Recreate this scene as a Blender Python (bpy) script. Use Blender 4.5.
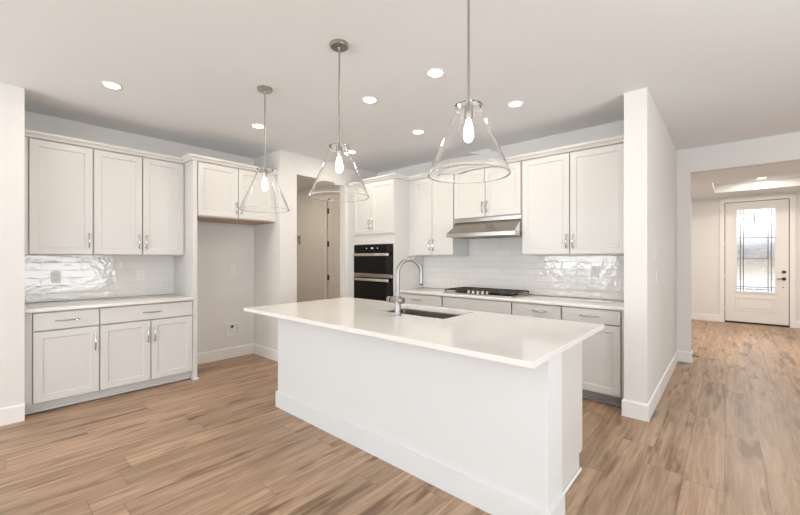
import bpy, bmesh, math, random
from mathutils import Vector, Matrix
random.seed(7)
PI = math.pi
S = bpy.context.scene
for o in list(bpy.data.objects):
    bpy.data.objects.remove(o, do_unlink=True)
C = S.collection

# ------------------------------------------------------------------ camera, world, daylight, exposure
FPX, YAW, EYE = 371.0, math.radians(41.48), 1.345
cam_d = bpy.data.cameras.new('camera')
cam = bpy.data.objects.new('camera', cam_d)
C.objects.link(cam)
cam_d.sensor_fit = 'HORIZONTAL'
cam_d.sensor_width = 36.0
cam_d.lens = 36.0 * FPX / 800.0
cam_d.shift_y = (258.2 - 257.5) / 800.0
cam_d.clip_start = 0.02
cam.location = (0, 0, EYE)
cam.rotation_euler = (PI / 2, 0, YAW)
S.camera = cam

W = bpy.data.worlds.new('sky')
S.world = W
W.use_nodes = True
wn = W.node_tree.nodes
wn['Background'].inputs[0].default_value = (0.95, 0.975, 1.0, 1)
wn['Background'].inputs[1].default_value = 2.2

def area(name, loc, rot, sx, sy, power, col):
    d = bpy.data.lights.new(name, 'AREA')
    d.shape = 'RECTANGLE'
    d.size, d.size_y, d.energy, d.color = sx, sy, power, col
    o = bpy.data.objects.new(name, d)
    o.location, o.rotation_euler = loc, rot
    C.objects.link(o)
    return o
DAY = (0.93, 0.972, 1.0)
# daylight coming in through the windows of the living area behind the camera and the patio door on the right
TILT = math.radians(57)      # daylight thrown up off the bright ground outside
for wx, pw_ in ((-3.55, 82), (-0.95, 32), (1.65, 60)):
    area('daylight_rear', (wx, -4.10, 1.35), (PI / 2 + TILT, 0, 0), 1.9, 1.6, pw_, DAY)
area('daylight_patio', (2.95, 1.2, 1.0), (PI / 2 + TILT, 0, PI / 2), 2.2, 1.4, 78, DAY)

d_ = bpy.data.lights.new('pantry_fill', 'AREA')  # unseen light added to brighten the pantry interior, no fixture built
d_.shape, d_.size, d_.energy, d_.color = 'DISK', 0.3, 9, (1.0, 0.86, 0.68)
o_ = bpy.data.objects.new('pantry_fill', d_)
o_.location = (-5.9, 3.3, 2.74)
C.objects.link(o_)

d_ = bpy.data.lights.new('foyer_fill', 'AREA')  # extra light added to lift the foyer, hidden by the beam, no fixture
d_.shape, d_.size, d_.energy, d_.color = 'DISK', 0.3, 44, (1.0, 0.94, 0.86)
o_ = bpy.data.objects.new('foyer_fill', d_)
o_.location = (0.42, 8.0, 2.78)
C.objects.link(o_)

S.view_settings.view_transform = 'Standard'
S.view_settings.look = 'None'
S.view_settings.gamma = 1
S.view_settings.use_curve_mapping = False
S.view_settings.exposure = 0.30
WARM = (1.0, 0.86, 0.70)
CAN_W, BULB_E = 3.8, 12.0

# ------------------------------------------------------------------ helpers
class MB:
    def __init__(self):
        self.v, self.f = [], []
    def add(self, vs, fs):
        n = len(self.v)
        self.v += [Vector(p) for p in vs]
        self.f += [tuple(i + n for i in f) for f in fs]
        return self
    def from_bm(self, bm):
        bm.verts.index_update()
        self.add([v.co.copy() for v in bm.verts], [[v.index for v in f.verts] for f in bm.faces])
        bm.free()
        return self
    def box(self, x0, x1, y0, y1, z0, z1, bev=0.0, seg=1):
        x0, x1 = min(x0, x1), max(x0, x1)
        y0, y1 = min(y0, y1), max(y0, y1)
        z0, z1 = min(z0, z1), max(z0, z1)
        bm = bmesh.new()
        bmesh.ops.create_cube(bm, size=1)
        for v in bm.verts:
            v.co = Vector((x0 if v.co.x < 0 else x1, y0 if v.co.y < 0 else y1, z0 if v.co.z < 0 else z1))
        if bev:
            bmesh.ops.bevel(bm, geom=bm.edges[:], offset=bev, segments=seg, affect='EDGES', profile=0.5)
        return self.from_bm(bm)
    def lathe(self, prof, c=(0, 0, 0), seg=32, axis='z', close=False):
        c = Vector(c)
        n, vs, fs = len(prof), [], []
        def P(r, h, a):
            x, y = r * math.cos(a), r * math.sin(a)
            return c + {'z': Vector((x, y, h)), 'x': Vector((h, x, y)), 'y': Vector((x, h, y))}[axis]
        for k in range(seg):
            for r, h in prof:
                vs.append(P(max(r, 1e-5), h, 2 * PI * k / seg))
        m = n if close else n - 1
        for k in range(seg):
            for i in range(m):
                a, b = k * n + i, k * n + (i + 1) % n
                d, e = ((k + 1) % seg) * n + i, ((k + 1) % seg) * n + (i + 1) % n
                fs.append((a, d, e, b))
        if not close:
            for i in (0, n - 1):
                if prof[i][0] > 1e-4:
                    fs.append(tuple(k * n + i for k in range(seg)))
        return self.add(vs, fs)
    def tube(self, pts, rad, seg=12, cap=True):
        pts = [Vector(p) for p in pts]
        if not hasattr(rad, '__len__'):
            rad = [rad] * len(pts)
        vs, fs = [], []
        up = None
        for i, p in enumerate(pts):
            t = (pts[min(i + 1, len(pts) - 1)] - pts[max(i - 1, 0)]).normalized()
            if up is None:
                up = Vector((0, 0, 1)) if abs(t.z) < 0.9 else Vector((1, 0, 0))
            s = t.cross(up).normalized()
            up = s.cross(t).normalized()
            for k in range(seg):
                a = 2 * PI * k / seg
                vs.append(p + (s * math.cos(a) + up * math.sin(a)) * rad[i])
        for i in range(len(pts) - 1):
            for k in range(seg):
                fs.append((i * seg + k, i * seg + (k + 1) % seg, (i + 1) * seg + (k + 1) % seg, (i + 1) * seg + k))
        if cap:
            fs.append(tuple(range(seg)))
            fs.append(tuple((len(pts) - 1) * seg + k for k in range(seg)))
        return self.add(vs, fs)
    def prism(self, poly, z0, z1):
        n = len(poly)
        vs = [(x, y, z0) for x, y in poly] + [(x, y, z1) for x, y in poly]
        fs = [tuple(range(n)), tuple(range(n, 2 * n))]
        fs += [(i, (i + 1) % n, n + (i + 1) % n, n + i) for i in range(n)]
        return self.add(vs, fs)
    def sweep(self, path, prof, side=1):
        # profile [(outward offset, z)] along a flat path; outward lies on the right (side=1) or left (-1)
        P = [Vector((p[0], p[1])) for p in path]
        n, vs, fs = len(prof), [], []
        for i, p in enumerate(P):
            ns = []
            for a, b in ((i - 1, i), (i, i + 1)):
                if a >= 0 and b < len(P):
                    t = (P[b] - P[a]).normalized()
                    ns.append(Vector((t.y, -t.x)) * side)
            m = ns[0] if len(ns) == 1 else (ns[0] + ns[1]) / (1 + ns[0].dot(ns[1]))
            for o, z in prof:
                q = p + m * o
                vs.append((q.x, q.y, z))
        for i in range(len(P) - 1):
            for k in range(n):
                fs.append((i * n + k, i * n + (k + 1) % n, (i + 1) * n + (k + 1) % n, (i + 1) * n + k))
        fs.append(tuple(range(n)))
        fs.append(tuple((len(P) - 1) * n + k for k in range(n)))
        return self.add(vs, fs)

def obj(name, mb, mat, parent=None, label=None, org=None, smooth=True, ang=35):
    """ONE mesh object; parts keep world coordinates minus their thing's base point."""
    if parent is not None:
        q = parent
        while q.parent:
            q = q.parent
        off = Vector(q.location)
    else:
        if org is None:
            lo = [min(v[i] for v in mb.v) for i in range(3)]
            hi = [max(v[i] for v in mb.v) for i in range(3)]
            org = ((lo[0] + hi[0]) / 2, (lo[1] + hi[1]) / 2, lo[2])
        off = Vector(org)
    me = bpy.data.meshes.new(name)
    me.from_pydata([v - off for v in mb.v], [], mb.f)
    bm = bmesh.new()
    bm.from_mesh(me)
    bmesh.ops.recalc_face_normals(bm, faces=bm.faces[:])
    bm.to_mesh(me)
    bm.free()
    if smooth:
        for p in me.polygons:
            p.use_smooth = True
        me.set_sharp_from_angle(angle=math.radians(ang))
    me.materials.append(mat)
    o = bpy.data.objects.new(name, me)
    C.objects.link(o)
    if parent is not None:
        o.parent = parent
    else:
        o.location = off
    if label:
        o['label'] = label
    return o

def tag(o, label, cat, group=None, kind=None):
    o['label'], o['category'] = label, cat
    if group:
        o['group'] = group
    if kind:
        o['kind'] = kind
    return o

def thing(name, label, cat, loc, group=None):
    o = bpy.data.objects.new(name, None)
    o.empty_display_size = 0.1
    o.location = loc
    C.objects.link(o)
    return tag(o, label, cat, group)

def struct(name, mb, mat, label, cat, smooth=False):
    return tag(obj(name, mb, mat, smooth=smooth), label, cat, kind='structure')

# ------------------------------------------------------------------ materials
def mat_new(name):
    m = bpy.data.materials.new(name)
    m.use_nodes = True
    return m, m.node_tree.nodes, m.node_tree.links, m.node_tree.nodes['Principled BSDF']

def paint(name, col, rough=0.6, bump=0.02, scale=180, var=0.012):
    m, n, l, b = mat_new(name)
    b.inputs['Roughness'].default_value = rough
    tc = n.new('ShaderNodeTexCoord')
    nz = n.new('ShaderNodeTexNoise')
    nz.inputs['Scale'].default_value = scale
    l.new(tc.outputs['Object'], nz.inputs['Vector'])
    bp = n.new('ShaderNodeBump')
    bp.inputs['Strength'].default_value = bump
    bp.inputs['Distance'].default_value = 0.002
    l.new(nz.outputs['Fac'], bp.inputs['Height'])
    l.new(bp.outputs['Normal'], b.inputs['Normal'])
    n2 = n.new('ShaderNodeTexNoise')
    n2.inputs['Scale'].default_value = 3
    l.new(tc.outputs['Object'], n2.inputs['Vector'])
    mx = n.new('ShaderNodeMix')
    mx.data_type = 'RGBA'
    mx.inputs[6].default_value = tuple(c * (1 - var) for c in col) + (1,)
    mx.inputs[7].default_value = tuple(min(1, c * (1 + var)) for c in col) + (1,)
    l.new(n2.outputs['Fac'], mx.inputs[0])
    l.new(mx.outputs[2], b.inputs['Base Color'])
    return m

def metal(name, col, rough=0.25, brushed=None):
    m, n, l, b = mat_new(name)
    b.inputs['Base Color'].default_value = col + (1,)
    b.inputs['Metallic'].default_value = 1
    b.inputs['Roughness'].default_value = rough
    tc = n.new('ShaderNodeTexCoord')
    mp = n.new('ShaderNodeMapping')
    mp.inputs['Scale'].default_value = brushed or (60, 60, 60)
    nz = n.new('ShaderNodeTexNoise')
    nz.inputs['Scale'].default_value = 4
    l.new(tc.outputs['Object'], mp.inputs['Vector'])
    l.new(mp.outputs['Vector'], nz.inputs['Vector'])
    mr = n.new('ShaderNodeMapRange')
    mr.inputs['To Min'].default_value = rough * 0.8
    mr.inputs['To Max'].default_value = rough * 1.25
    l.new(nz.outputs['Fac'], mr.inputs['Value'])
    l.new(mr.outputs['Result'], b.inputs['Roughness'])
    return m

def plain(name, col, rough=0.4, spec=0.5):
    m, n, l, b = mat_new(name)
    b.inputs['Roughness'].default_value = rough
    b.inputs['Specular IOR Level'].default_value = spec
    nz = n.new('ShaderNodeTexNoise')
    nz.inputs['Scale'].default_value = 40
    tc = n.new('ShaderNodeTexCoord')
    l.new(tc.outputs['Object'], nz.inputs['Vector'])
    mx = n.new('ShaderNodeMix')
    mx.data_type = 'RGBA'
    mx.inputs[6].default_value = tuple(c * 0.95 for c in col) + (1,)
    mx.inputs[7].default_value = tuple(min(1, c * 1.05) for c in col) + (1,)
    l.new(nz.outputs['Fac'], mx.inputs[0])
    l.new(mx.outputs[2], b.inputs['Base Color'])
    return m

def glow(name, col, e):
    m, n, l, b = mat_new(name)
    b.inputs['Base Color'].default_value = col + (1,)
    b.inputs['Emission Color'].default_value = col + (1,)
    b.inputs['Emission Strength'].default_value = e
    return m

def floor_mat():
    m, n, l, b = mat_new('oak_plank')
    geo = n.new('ShaderNodeNewGeometry')
    sep = n.new('ShaderNodeSeparateXYZ')
    l.new(geo.outputs['Position'], sep.inputs[0])
    off = n.new('ShaderNodeMath'); off.operation = 'ADD'; off.inputs[1].default_value = 10.08 + 0.007
    l.new(sep.outputs['X'], off.inputs[0])
    # random start of every row of planks
    row = n.new('ShaderNodeMath'); row.operation = 'DIVIDE'; row.inputs[1].default_value = 0.19
    l.new(off.outputs[0], row.inputs[0])
    fl = n.new('ShaderNodeMath'); fl.operation = 'FLOOR'
    l.new(row.outputs[0], fl.inputs[0])
    wn_ = n.new('ShaderNodeTexWhiteNoise'); wn_.noise_dimensions = '1D'
    l.new(fl.outputs[0], wn_.inputs['W'])
    sh = n.new('ShaderNodeMath'); sh.operation = 'MULTIPLY_ADD'; sh.inputs[1].default_value = 1.5
    l.new(wn_.outputs['Value'], sh.inputs[0])
    l.new(sep.outputs['Y'], sh.inputs[2])
    sh2 = n.new('ShaderNodeMath'); sh2.operation = 'ADD'; sh2.inputs[1].default_value = 20
    l.new(sh.outputs[0], sh2.inputs[0])
    vec = n.new('ShaderNodeCombineXYZ')
    l.new(sh2.outputs[0], vec.inputs[0])
    l.new(off.outputs[0], vec.inputs[1])
    br = n.new('ShaderNodeTexBrick')
    br.offset = 0.0
    br.inputs['Scale'].default_value = 1
    br.inputs['Brick Width'].default_value = 1.22
    br.inputs['Row Height'].default_value = 0.19
    br.inputs['Mortar Size'].default_value = 0.0012
    br.inputs['Mortar Smooth'].default_value = 0.3
    br.inputs['Color1'].default_value = (0, 0, 0, 1)
    br.inputs['Color2'].default_value = (1, 1, 1, 1)
    br.inputs['Mortar'].default_value = (0.5, 0.5, 0.5, 1)
    l.new(vec.outputs[0], br.inputs['Vector'])
    sc = n.new('ShaderNodeSeparateColor')
    l.new(br.outputs['Color'], sc.inputs[0])
    # grain: noise drawn out along the plank, shifted per plank
    gm = n.new('ShaderNodeCombineXYZ')
    ga = n.new('ShaderNodeMath'); ga.operation = 'MULTIPLY'; ga.inputs[1].default_value = 1.6
    l.new(sh2.outputs[0], ga.inputs[0])
    gb = n.new('ShaderNodeMath'); gb.operation = 'MULTIPLY'; gb.inputs[1].default_value = 24
    l.new(off.outputs[0], gb.inputs[0])
    gc = n.new('ShaderNodeMath'); gc.operation = 'MULTIPLY'; gc.inputs[1].default_value = 37
    l.new(sc.outputs[0], gc.inputs[0])
    l.new(ga.outputs[0], gm.inputs[0]); l.new(gb.outputs[0], gm.inputs[1]); l.new(gc.outputs[0], gm.inputs[2])
    g1 = n.new('ShaderNodeTexNoise')
    g1.inputs['Scale'].default_value = 1.0; g1.inputs['Detail'].default_value = 6; g1.inputs['Roughness'].default_value = 0.62
    g1.inputs['Distortion'].default_value = 0.6
    l.new(gm.outputs[0], g1.inputs['Vector'])
    ra = n.new('ShaderNodeValToRGB')
    ra.color_ramp.elements[0].position = 0.22; ra.color_ramp.elements[0].color = FLOOR_D + (1,)
    ra.color_ramp.elements[1].position = 0.70; ra.color_ramp.elements[1].color = FLOOR_L + (1,)
    e = ra.color_ramp.elements.new(0.47); e.color = FLOOR_M + (1,)
    l.new(g1.outputs['Fac'], ra.inputs[0])
    fg = n.new('ShaderNodeVectorMath'); fg.operation = 'MULTIPLY'; fg.inputs[1].default_value = (2.2, 4.5, 1.0)
    l.new(gm.outputs[0], fg.inputs[0])
    g3 = n.new('ShaderNodeTexNoise'); g3.inputs['Scale'].default_value = 1.0; g3.inputs['Detail'].default_value = 4
    l.new(fg.outputs[0], g3.inputs['Vector'])
    gs = n.new('ShaderNodeMath'); gs.operation = 'MULTIPLY_ADD'; gs.inputs[1].default_value = 0.32; gs.inputs[2].default_value = -0.16
    l.new(g3.outputs['Fac'], gs.inputs[0])
    gt = n.new('ShaderNodeMath'); gt.operation = 'ADD'
    l.new(g1.outputs['Fac'], gt.inputs[0]); l.new(gs.outputs[0], gt.inputs[1])
    l.new(gt.outputs[0], ra.inputs[0])
    # plank to plank tone
    hv = n.new('ShaderNodeHueSaturation')
    mr = n.new('ShaderNodeMapRange'); mr.inputs['To Min'].default_value = 0.86; mr.inputs['To Max'].default_value = 1.13
    l.new(sc.outputs[0], mr.inputs['Value']); l.new(mr.outputs[0], hv.inputs['Value'])
    l.new(ra.outputs[0], hv.inputs['Color'])
    # knots and dark streaks
    g2 = n.new('ShaderNodeTexNoise')
    g2.inputs['Scale'].default_value = 0.75; g2.inputs['Detail'].default_value = 3
    gm2 = n.new('ShaderNodeVectorMath'); gm2.operation = 'MULTIPLY'; gm2.inputs[1].default_value = (1.6, 0.75, 1.0)
    l.new(gm.outputs[0], gm2.inputs[0]); l.new(gm2.outputs[0], g2.inputs['Vector'])
    kr = n.new('ShaderNodeValToRGB')
    kr.color_ramp.elements[0].position = 0.56; kr.color_ramp.elements[0].color = (1, 1, 1, 1)
    kr.color_ramp.elements[1].position = 0.68; kr.color_ramp.elements[1].color = (0.42, 0.36, 0.30, 1)
    l.new(g2.outputs['Fac'], kr.inputs[0])
    mk = n.new('ShaderNodeMix'); mk.data_type = 'RGBA'; mk.blend_type = 'MULTIPLY'; mk.inputs[0].default_value = 0.85
    l.new(hv.outputs[0], mk.inputs[6]); l.new(kr.outputs[0], mk.inputs[7])
    ms = n.new('ShaderNodeMix'); ms.data_type = 'RGBA'
    l.new(br.outputs['Fac'], ms.inputs[0]); l.new(mk.outputs[2], ms.inputs[6])
    ms.inputs[7].default_value = tuple(c * 0.55 for c in FLOOR_D) + (1,)
    l.new(ms.outputs[2], b.inputs['Base Color'])
    b.inputs['Roughness'].default_value = 0.42
    rr = n.new('ShaderNodeMapRange'); rr.inputs['To Min'].default_value = 0.36; rr.inputs['To Max'].default_value = 0.52
    l.new(g1.outputs['Fac'], rr.inputs['Value']); l.new(rr.outputs[0], b.inputs['Roughness'])
    bp = n.new('ShaderNodeBump'); bp.inputs['Strength'].default_value = 0.25; bp.inputs['Distance'].default_value = 0.002
    hs = n.new('ShaderNodeMath'); hs.operation = 'MULTIPLY_ADD'; hs.inputs[1].default_value = -2.0
    l.new(br.outputs['Fac'], hs.inputs[0]); l.new(g1.outputs['Fac'], hs.inputs[2])
    l.new(hs.outputs[0], bp.inputs['Height']); l.new(bp.outputs[0], b.inputs['Normal'])
    return m

def tile_mat(name, ax, phase):
    m, n, l, b = mat_new(name)
    geo = n.new('ShaderNodeNewGeometry')
    sep = n.new('ShaderNodeSeparateXYZ')
    l.new(geo.outputs['Position'], sep.inputs[0])
    u = n.new('ShaderNodeMath'); u.operation = 'ADD'; u.inputs[1].default_value = 9.0 + phase
    l.new(sep.outputs[ax], u.inputs[0])
    v = n.new('ShaderNodeMath'); v.operation = 'ADD'; v.inputs[1].default_value = -0.915 + 0.0775 * 20
    l.new(sep.outputs['Z'], v.inputs[0])
    vec = n.new('ShaderNodeCombineXYZ')
    l.new(u.outputs[0], vec.inputs[0]); l.new(v.outputs[0], vec.inputs[1])
    br = n.new('ShaderNodeTexBrick')
    br.offset = 0.5
    br.inputs['Scale'].default_value = 1
    br.inputs['Brick Width'].default_value = 0.30
    br.inputs['Row Height'].default_value = 0.0775
    br.inputs['Mortar Size'].default_value = 0.0018
    br.inputs['Mortar Smooth'].default_value = 0.4
    br.inputs['Color1'].default_value = (0.77, 0.76, 0.735, 1)
    br.inputs['Color2'].default_value = (0.82, 0.81, 0.785, 1)
    br.inputs['Mortar'].default_value = (0.68, 0.665, 0.64, 1)
    l.new(vec.outputs[0], br.inputs['Vector'])
    l.new(br.outputs['Color'], b.inputs['Base Color'])
    b.inputs['Roughness'].default_value = 0.07
    # every tile leans its own way, and the glaze ripples
    nz = n.new('ShaderNodeTexNoise'); nz.inputs['Scale'].default_value = 16; nz.inputs['Detail'].default_value = 1.5
    l.new(geo.outputs['Position'], nz.inputs['Vector'])
    h = n.new('ShaderNodeMath'); h.operation = 'MULTIPLY_ADD'; h.inputs[1].default_value = -0.6
    l.new(br.outputs['Fac'], h.inputs[0]); l.new(nz.outputs['Fac'], h.inputs[2])
    bp = n.new('ShaderNodeBump'); bp.inputs['Strength'].default_value = 0.55; bp.inputs['Distance'].default_value = 0.004
    l.new(h.outputs[0], bp.inputs['Height']); l.new(bp.outputs[0], b.inputs['Normal'])
    return m

def quartz_mat():
    m, n, l, b = mat_new('white_quartz')
    tc = n.new('ShaderNodeTexCoord')
    n1 = n.new('ShaderNodeTexNoise'); n1.inputs['Scale'].default_value = 2.2; n1.inputs['Detail'].default_value = 8; n1.inputs['Distortion'].default_value = 1.6
    l.new(tc.outputs['Object'], n1.inputs['Vector'])
    r1 = n.new('ShaderNodeValToRGB')
    r1.color_ramp.elements[0].position = 0.46; r1.color_ramp.elements[0].color = (0.83, 0.815, 0.79, 1)
    r1.color_ramp.elements[1].position = 0.54; r1.color_ramp.elements[1].color = (0.83, 0.815, 0.79, 1)
    e = r1.color_ramp.elements.new(0.50); e.color = (0.805, 0.79, 0.765, 1)
    l.new(n1.outputs['Fac'], r1.inputs[0])
    n2 = n.new('ShaderNodeTexNoise'); n2.inputs['Scale'].default_value = 260
    l.new(tc.outputs['Object'], n2.inputs['Vector'])
    r2 = n.new('ShaderNodeValToRGB')
    r2.color_ramp.elements[0].position = 0.30; r2.color_ramp.elements[0].color = (0.90, 0.89, 0.88, 1)
    r2.color_ramp.elements[1].position = 0.42; r2.color_ramp.elements[1].color = (1, 1, 1, 1)
    l.new(n2.outputs['Fac'], r2.inputs[0])
    mx = n.new('ShaderNodeMix'); mx.data_type = 'RGBA'; mx.blend_type = 'MULTIPLY'; mx.inputs[0].default_value = 1
    l.new(r1.outputs[0], mx.inputs[6]); l.new(r2.outputs[0], mx.inputs[7])
    l.new(mx.outputs[2], b.inputs['Base Color'])
    b.inputs['Roughness'].default_value = 0.10
    return m

def glass_mat(name, rough=0.0, col=(1, 1, 1), bump=0.0, scale=30, ior=1.45):
    m, n, l, b = mat_new(name)
    b.inputs['Base Color'].default_value = col + (1,)
    b.inputs['Transmission Weight'].default_value = 1
    b.inputs['Roughness'].default_value = rough
    b.inputs['IOR'].default_value = ior
    if bump:
        tc = n.new('ShaderNodeTexCoord')
        nz = n.new('ShaderNodeTexNoise'); nz.inputs['Scale'].default_value = scale; nz.inputs['Detail'].default_value = 2
        l.new(tc.outputs['Object'], nz.inputs['Vector'])
        bp = n.new('ShaderNodeBump'); bp.inputs['Strength'].default_value = bump; bp.inputs['Distance'].default_value = 0.01
        l.new(nz.outputs['Fac'], bp.inputs['Height']); l.new(bp.outputs[0], b.inputs['Normal'])
    return m

FLOOR_D, FLOOR_M, FLOOR_L = (0.21, 0.128, 0.078), (0.39, 0.255, 0.163), (0.54, 0.375, 0.26)
M = {}
M['wall'] = paint('wall_paint', (0.785, 0.77, 0.75), 0.7, 0.06, 220)
M['ceil'] = paint('ceiling_paint', (0.82, 0.836, 0.848), 0.8, 0.08, 160)
M['trim'] = paint('trim_paint', (0.86, 0.855, 0.84), 0.4)
M['cab'] = paint('cabinet_paint', (0.695, 0.69, 0.675), 0.38, 0.01)
M['isl'] = paint('island_paint', (0.735, 0.75, 0.758), 0.5, 0.01)
M['door'] = paint('door_paint', (0.82, 0.80, 0.77), 0.42, 0.01)
M['toe'] = paint('toe_board_shade_grey', (0.34, 0.34, 0.35), 0.5)  # shade under the back cabinets is painted into this grey
M['floor'] = floor_mat()
M['tileL'] = tile_mat('glazed_tile_side', 'Y', -0.092 + 0.15)
M['tileB'] = tile_mat('glazed_tile_rear', 'X', 0.05)
M['quartz'] = quartz_mat()
M['chrome'] = metal('chrome', (0.62, 0.61, 0.59), 0.14)
M['steel'] = metal('brushed_steel', (0.45, 0.42, 0.385), 0.28, (4, 120, 120))
M['nickel'] = metal('brushed_nickel', (0.42, 0.40, 0.37), 0.3)
M['bar'] = metal('polished_bar', (0.88, 0.86, 0.83), 0.2)
M['faucet'] = metal('satin_nickel', (0.34, 0.33, 0.315), 0.36)
M['canopy'] = metal('hood_steel', (0.34, 0.315, 0.285), 0.24, (4, 120, 120))
M['dark'] = metal('dark_bronze', (0.10, 0.09, 0.08), 0.35)
M['black'] = plain('black_glass', (0.006, 0.006, 0.007), 0.06, 0.3)
M['iron'] = plain('cast_iron', (0.035, 0.033, 0.032), 0.38)
M['rubber'] = plain('black_rubber', (0.02, 0.02, 0.02), 0.7)
M['wood'] = plain('raw_maple_ply', (0.42, 0.29, 0.18), 0.55)
M['plate'] = plain('white_plastic', (0.84, 0.84, 0.82), 0.55)
M['slot'] = plain('grey_socket', (0.16, 0.16, 0.16), 0.5)
M['shade'] = glass_mat('clear_glass', 0.0, ior=1.27)
M['pane'] = glass_mat('rain_glass', 0.05, (1.0, 1.0, 1.0), 0.22, 60)
M['lead'] = plain('lead_came', (0.07, 0.07, 0.075), 0.6, 0.2)
M['bulb'] = glow('glowing_bulb', (1.0, 0.93, 0.82), BULB_E)
M['lens'] = glow('lit_lens', (1.0, 0.96, 0.90), 14)
M['digit'] = glow('display_digits', (0.75, 0.85, 0.95), 1.2)
M['concrete'] = plain('pale_concrete', (0.40, 0.40, 0.41), 0.8)
M['lawn'] = plain('tan_masonry', (0.46, 0.34, 0.20), 0.9)
M['siding'] = plain('grey_siding', (0.17, 0.172, 0.185), 0.8)
M['roofing'] = plain('grey_roof', (0.19, 0.195, 0.21), 0.9)

# ------------------------------------------------------------------ setting
XL, YB, HC, WX = -5.04, 4.35, 2.755, -0.667          # left wall, back wall, ceiling
RX, RY = 3.4, -4.6                        # right wall, rear wall of the living area
struct('floor', MB().box(-7.2, 3.6, -4.8, 10.56, -0.12, 0.0), M['floor'], 'brown oak plank floor running through kitchen and hall', 'floor')
cm = MB().box(-7.2, 3.6, -4.8, 6.2, HC, HC + 0.12)
struct('ceiling', cm, M['ceil'], 'flat white ceiling over kitchen and living area', 'ceiling')

# left wall with the wing wall that closes the cabinet run
struct('wall_left', MB().prism([(XL - 0.15, RY), (XL, RY), (XL, 0.105), (-4.376, 0.105), (-4.376, 0.243), (XL, 0.243),
                                (XL, 2.57), (XL - 0.15, 2.57)], 0, HC), M['wall'], 'white left wall with short wing wall beside the cabinets', 'wall')
# fridge alcove return and pantry wall with its cased opening
pw = MB().prism([(-7.1, 2.57), (-4.35, 2.57), (-4.35, 2.822), (-4.47, 2.822), (-4.47, 2.69), (-7.1, 2.69)], 0, HC)
pw.box(-4.47, -4.35, 3.663, YB, 0, HC)
pw.box(-4.47, -4.35, 2.822, 3.663, 2.475, HC)
struct('wall_pantry', pw, M['wall'], 'white wall with open pantry doorway between fridge alcove and ovens', 'wall')
pb = MB().box(-7.1, -5.68, YB, YB + 0.15, 0, HC).box(-4.86, WX, YB, YB + 0.15, 0, HC).box(-5.68, -4.86, YB, YB + 0.15, 2.43, HC)
struct('wall_back', pb, M['wall'], 'white back wall behind range hood and ovens', 'wall')
struct('wall_pantry_side', MB().box(-7.25, -7.1, 2.57, YB + 0.15, 0, HC), M['wall'], 'far side wall inside the pantry', 'wall')
struct('wall_hall', MB().box(WX, -0.50, 3.645, 6.05, 0, HC), M['wall'], 'white wing wall between kitchen and front hall', 'wall')
hw = MB().box(-1.15, -0.36, 6.05, 6.2, 0, HC).box(2.6, RX, 6.05, 6.2, 0, HC).box(-0.36, 2.6, 6.05, 6.2, 2.45, HC)
struct('wall_header', hw, M['wall'], 'white wall with wide square opening to the foyer', 'wall')
rw = MB().box(RX, RX + 0.15, RY, 0.1, 0, HC).box(RX, RX + 0.15, 2.3, 6.2, 0, HC).box(RX, RX + 0.15, 0.1, 2.3, 2.15, HC)
struct('wall_right', rw, M['wall'], 'white right wall with patio door opening', 'wall')
rr = MB().box(XL - 0.15, RX + 0.15, RY - 0.15, RY, 2.35, HC).box(XL - 0.15, RX + 0.15, RY - 0.15, RY, 0, 0.35)
for a, b_ in ((XL - 0.15, -4.55), (-2.55, -1.95), (0.05, 0.65), (2.65, RX + 0.15)):
    rr.box(a, b_, RY - 0.15, RY, 0.35, 2.35)
struct('wall_rear', rr, M['wall'], 'rear wall of living area with three large window openings', 'wall')
for k, (a, b_) in enumerate(((-4.55, -2.55), (-1.95, 0.05), (0.65, 2.65))):
    w = MB()
    for p in ((a, a + 0.05, 0.35, 2.35), (b_ - 0.05, b_, 0.35, 2.35), (a + 0.05, b_ - 0.05, 0.35, 0.4), (a + 0.05, b_ - 0.05, 2.3, 2.35)):
        w.box(p[0], p[1], RY - 0.12, RY - 0.06, p[2], p[3])
    struct('window_%d' % (k + 1), w, M['trim'], 'white framed window in the rear living area wall', 'window')

# foyer beyond the opening
FY = 10.4
fw = MB().box(-1.15, -0.055, FY, FY + 0.16, 0, 2.9).box(0.897, 2.75, FY, FY + 0.16, 0, 2.9).box(-0.055, 0.897, FY, FY + 0.16, 2.51, 2.9)
struct('wall_foyer', fw, M['wall'], 'warm white foyer wall around the front door', 'wall')
struct('wall_foyer_left', MB().box(-1.15, -1.0, 6.2, FY, 0, 2.9), M['wall'], 'left side wall of the foyer', 'wall')
struct('wall_foyer_right', MB().box(2.6, 2.75, 6.2, FY, 0, 2.9), M['wall'], 'right side wall of the foyer', 'wall')
sf = MB().box(-1.0, 2.6, 6.2, 7.12, 2.45, 2.9)
sf.box(-1.0, -0.2, 7.12, FY, 2.635, 2.9).box(1.04, 2.6, 7.12, FY, 2.635, 2.9)
sf.box(-0.2, 1.04, 7.12, 7.6, 2.635, 2.9).box(-0.2, 1.04, 9.62, FY, 2.635, 2.9).box(-0.2, 1.04, 7.6, 9.62, 2.79, 2.9)
struct('ceiling_foyer', sf, M['ceil'], 'foyer ceiling with dropped beam and recessed tray', 'ceiling')

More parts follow.
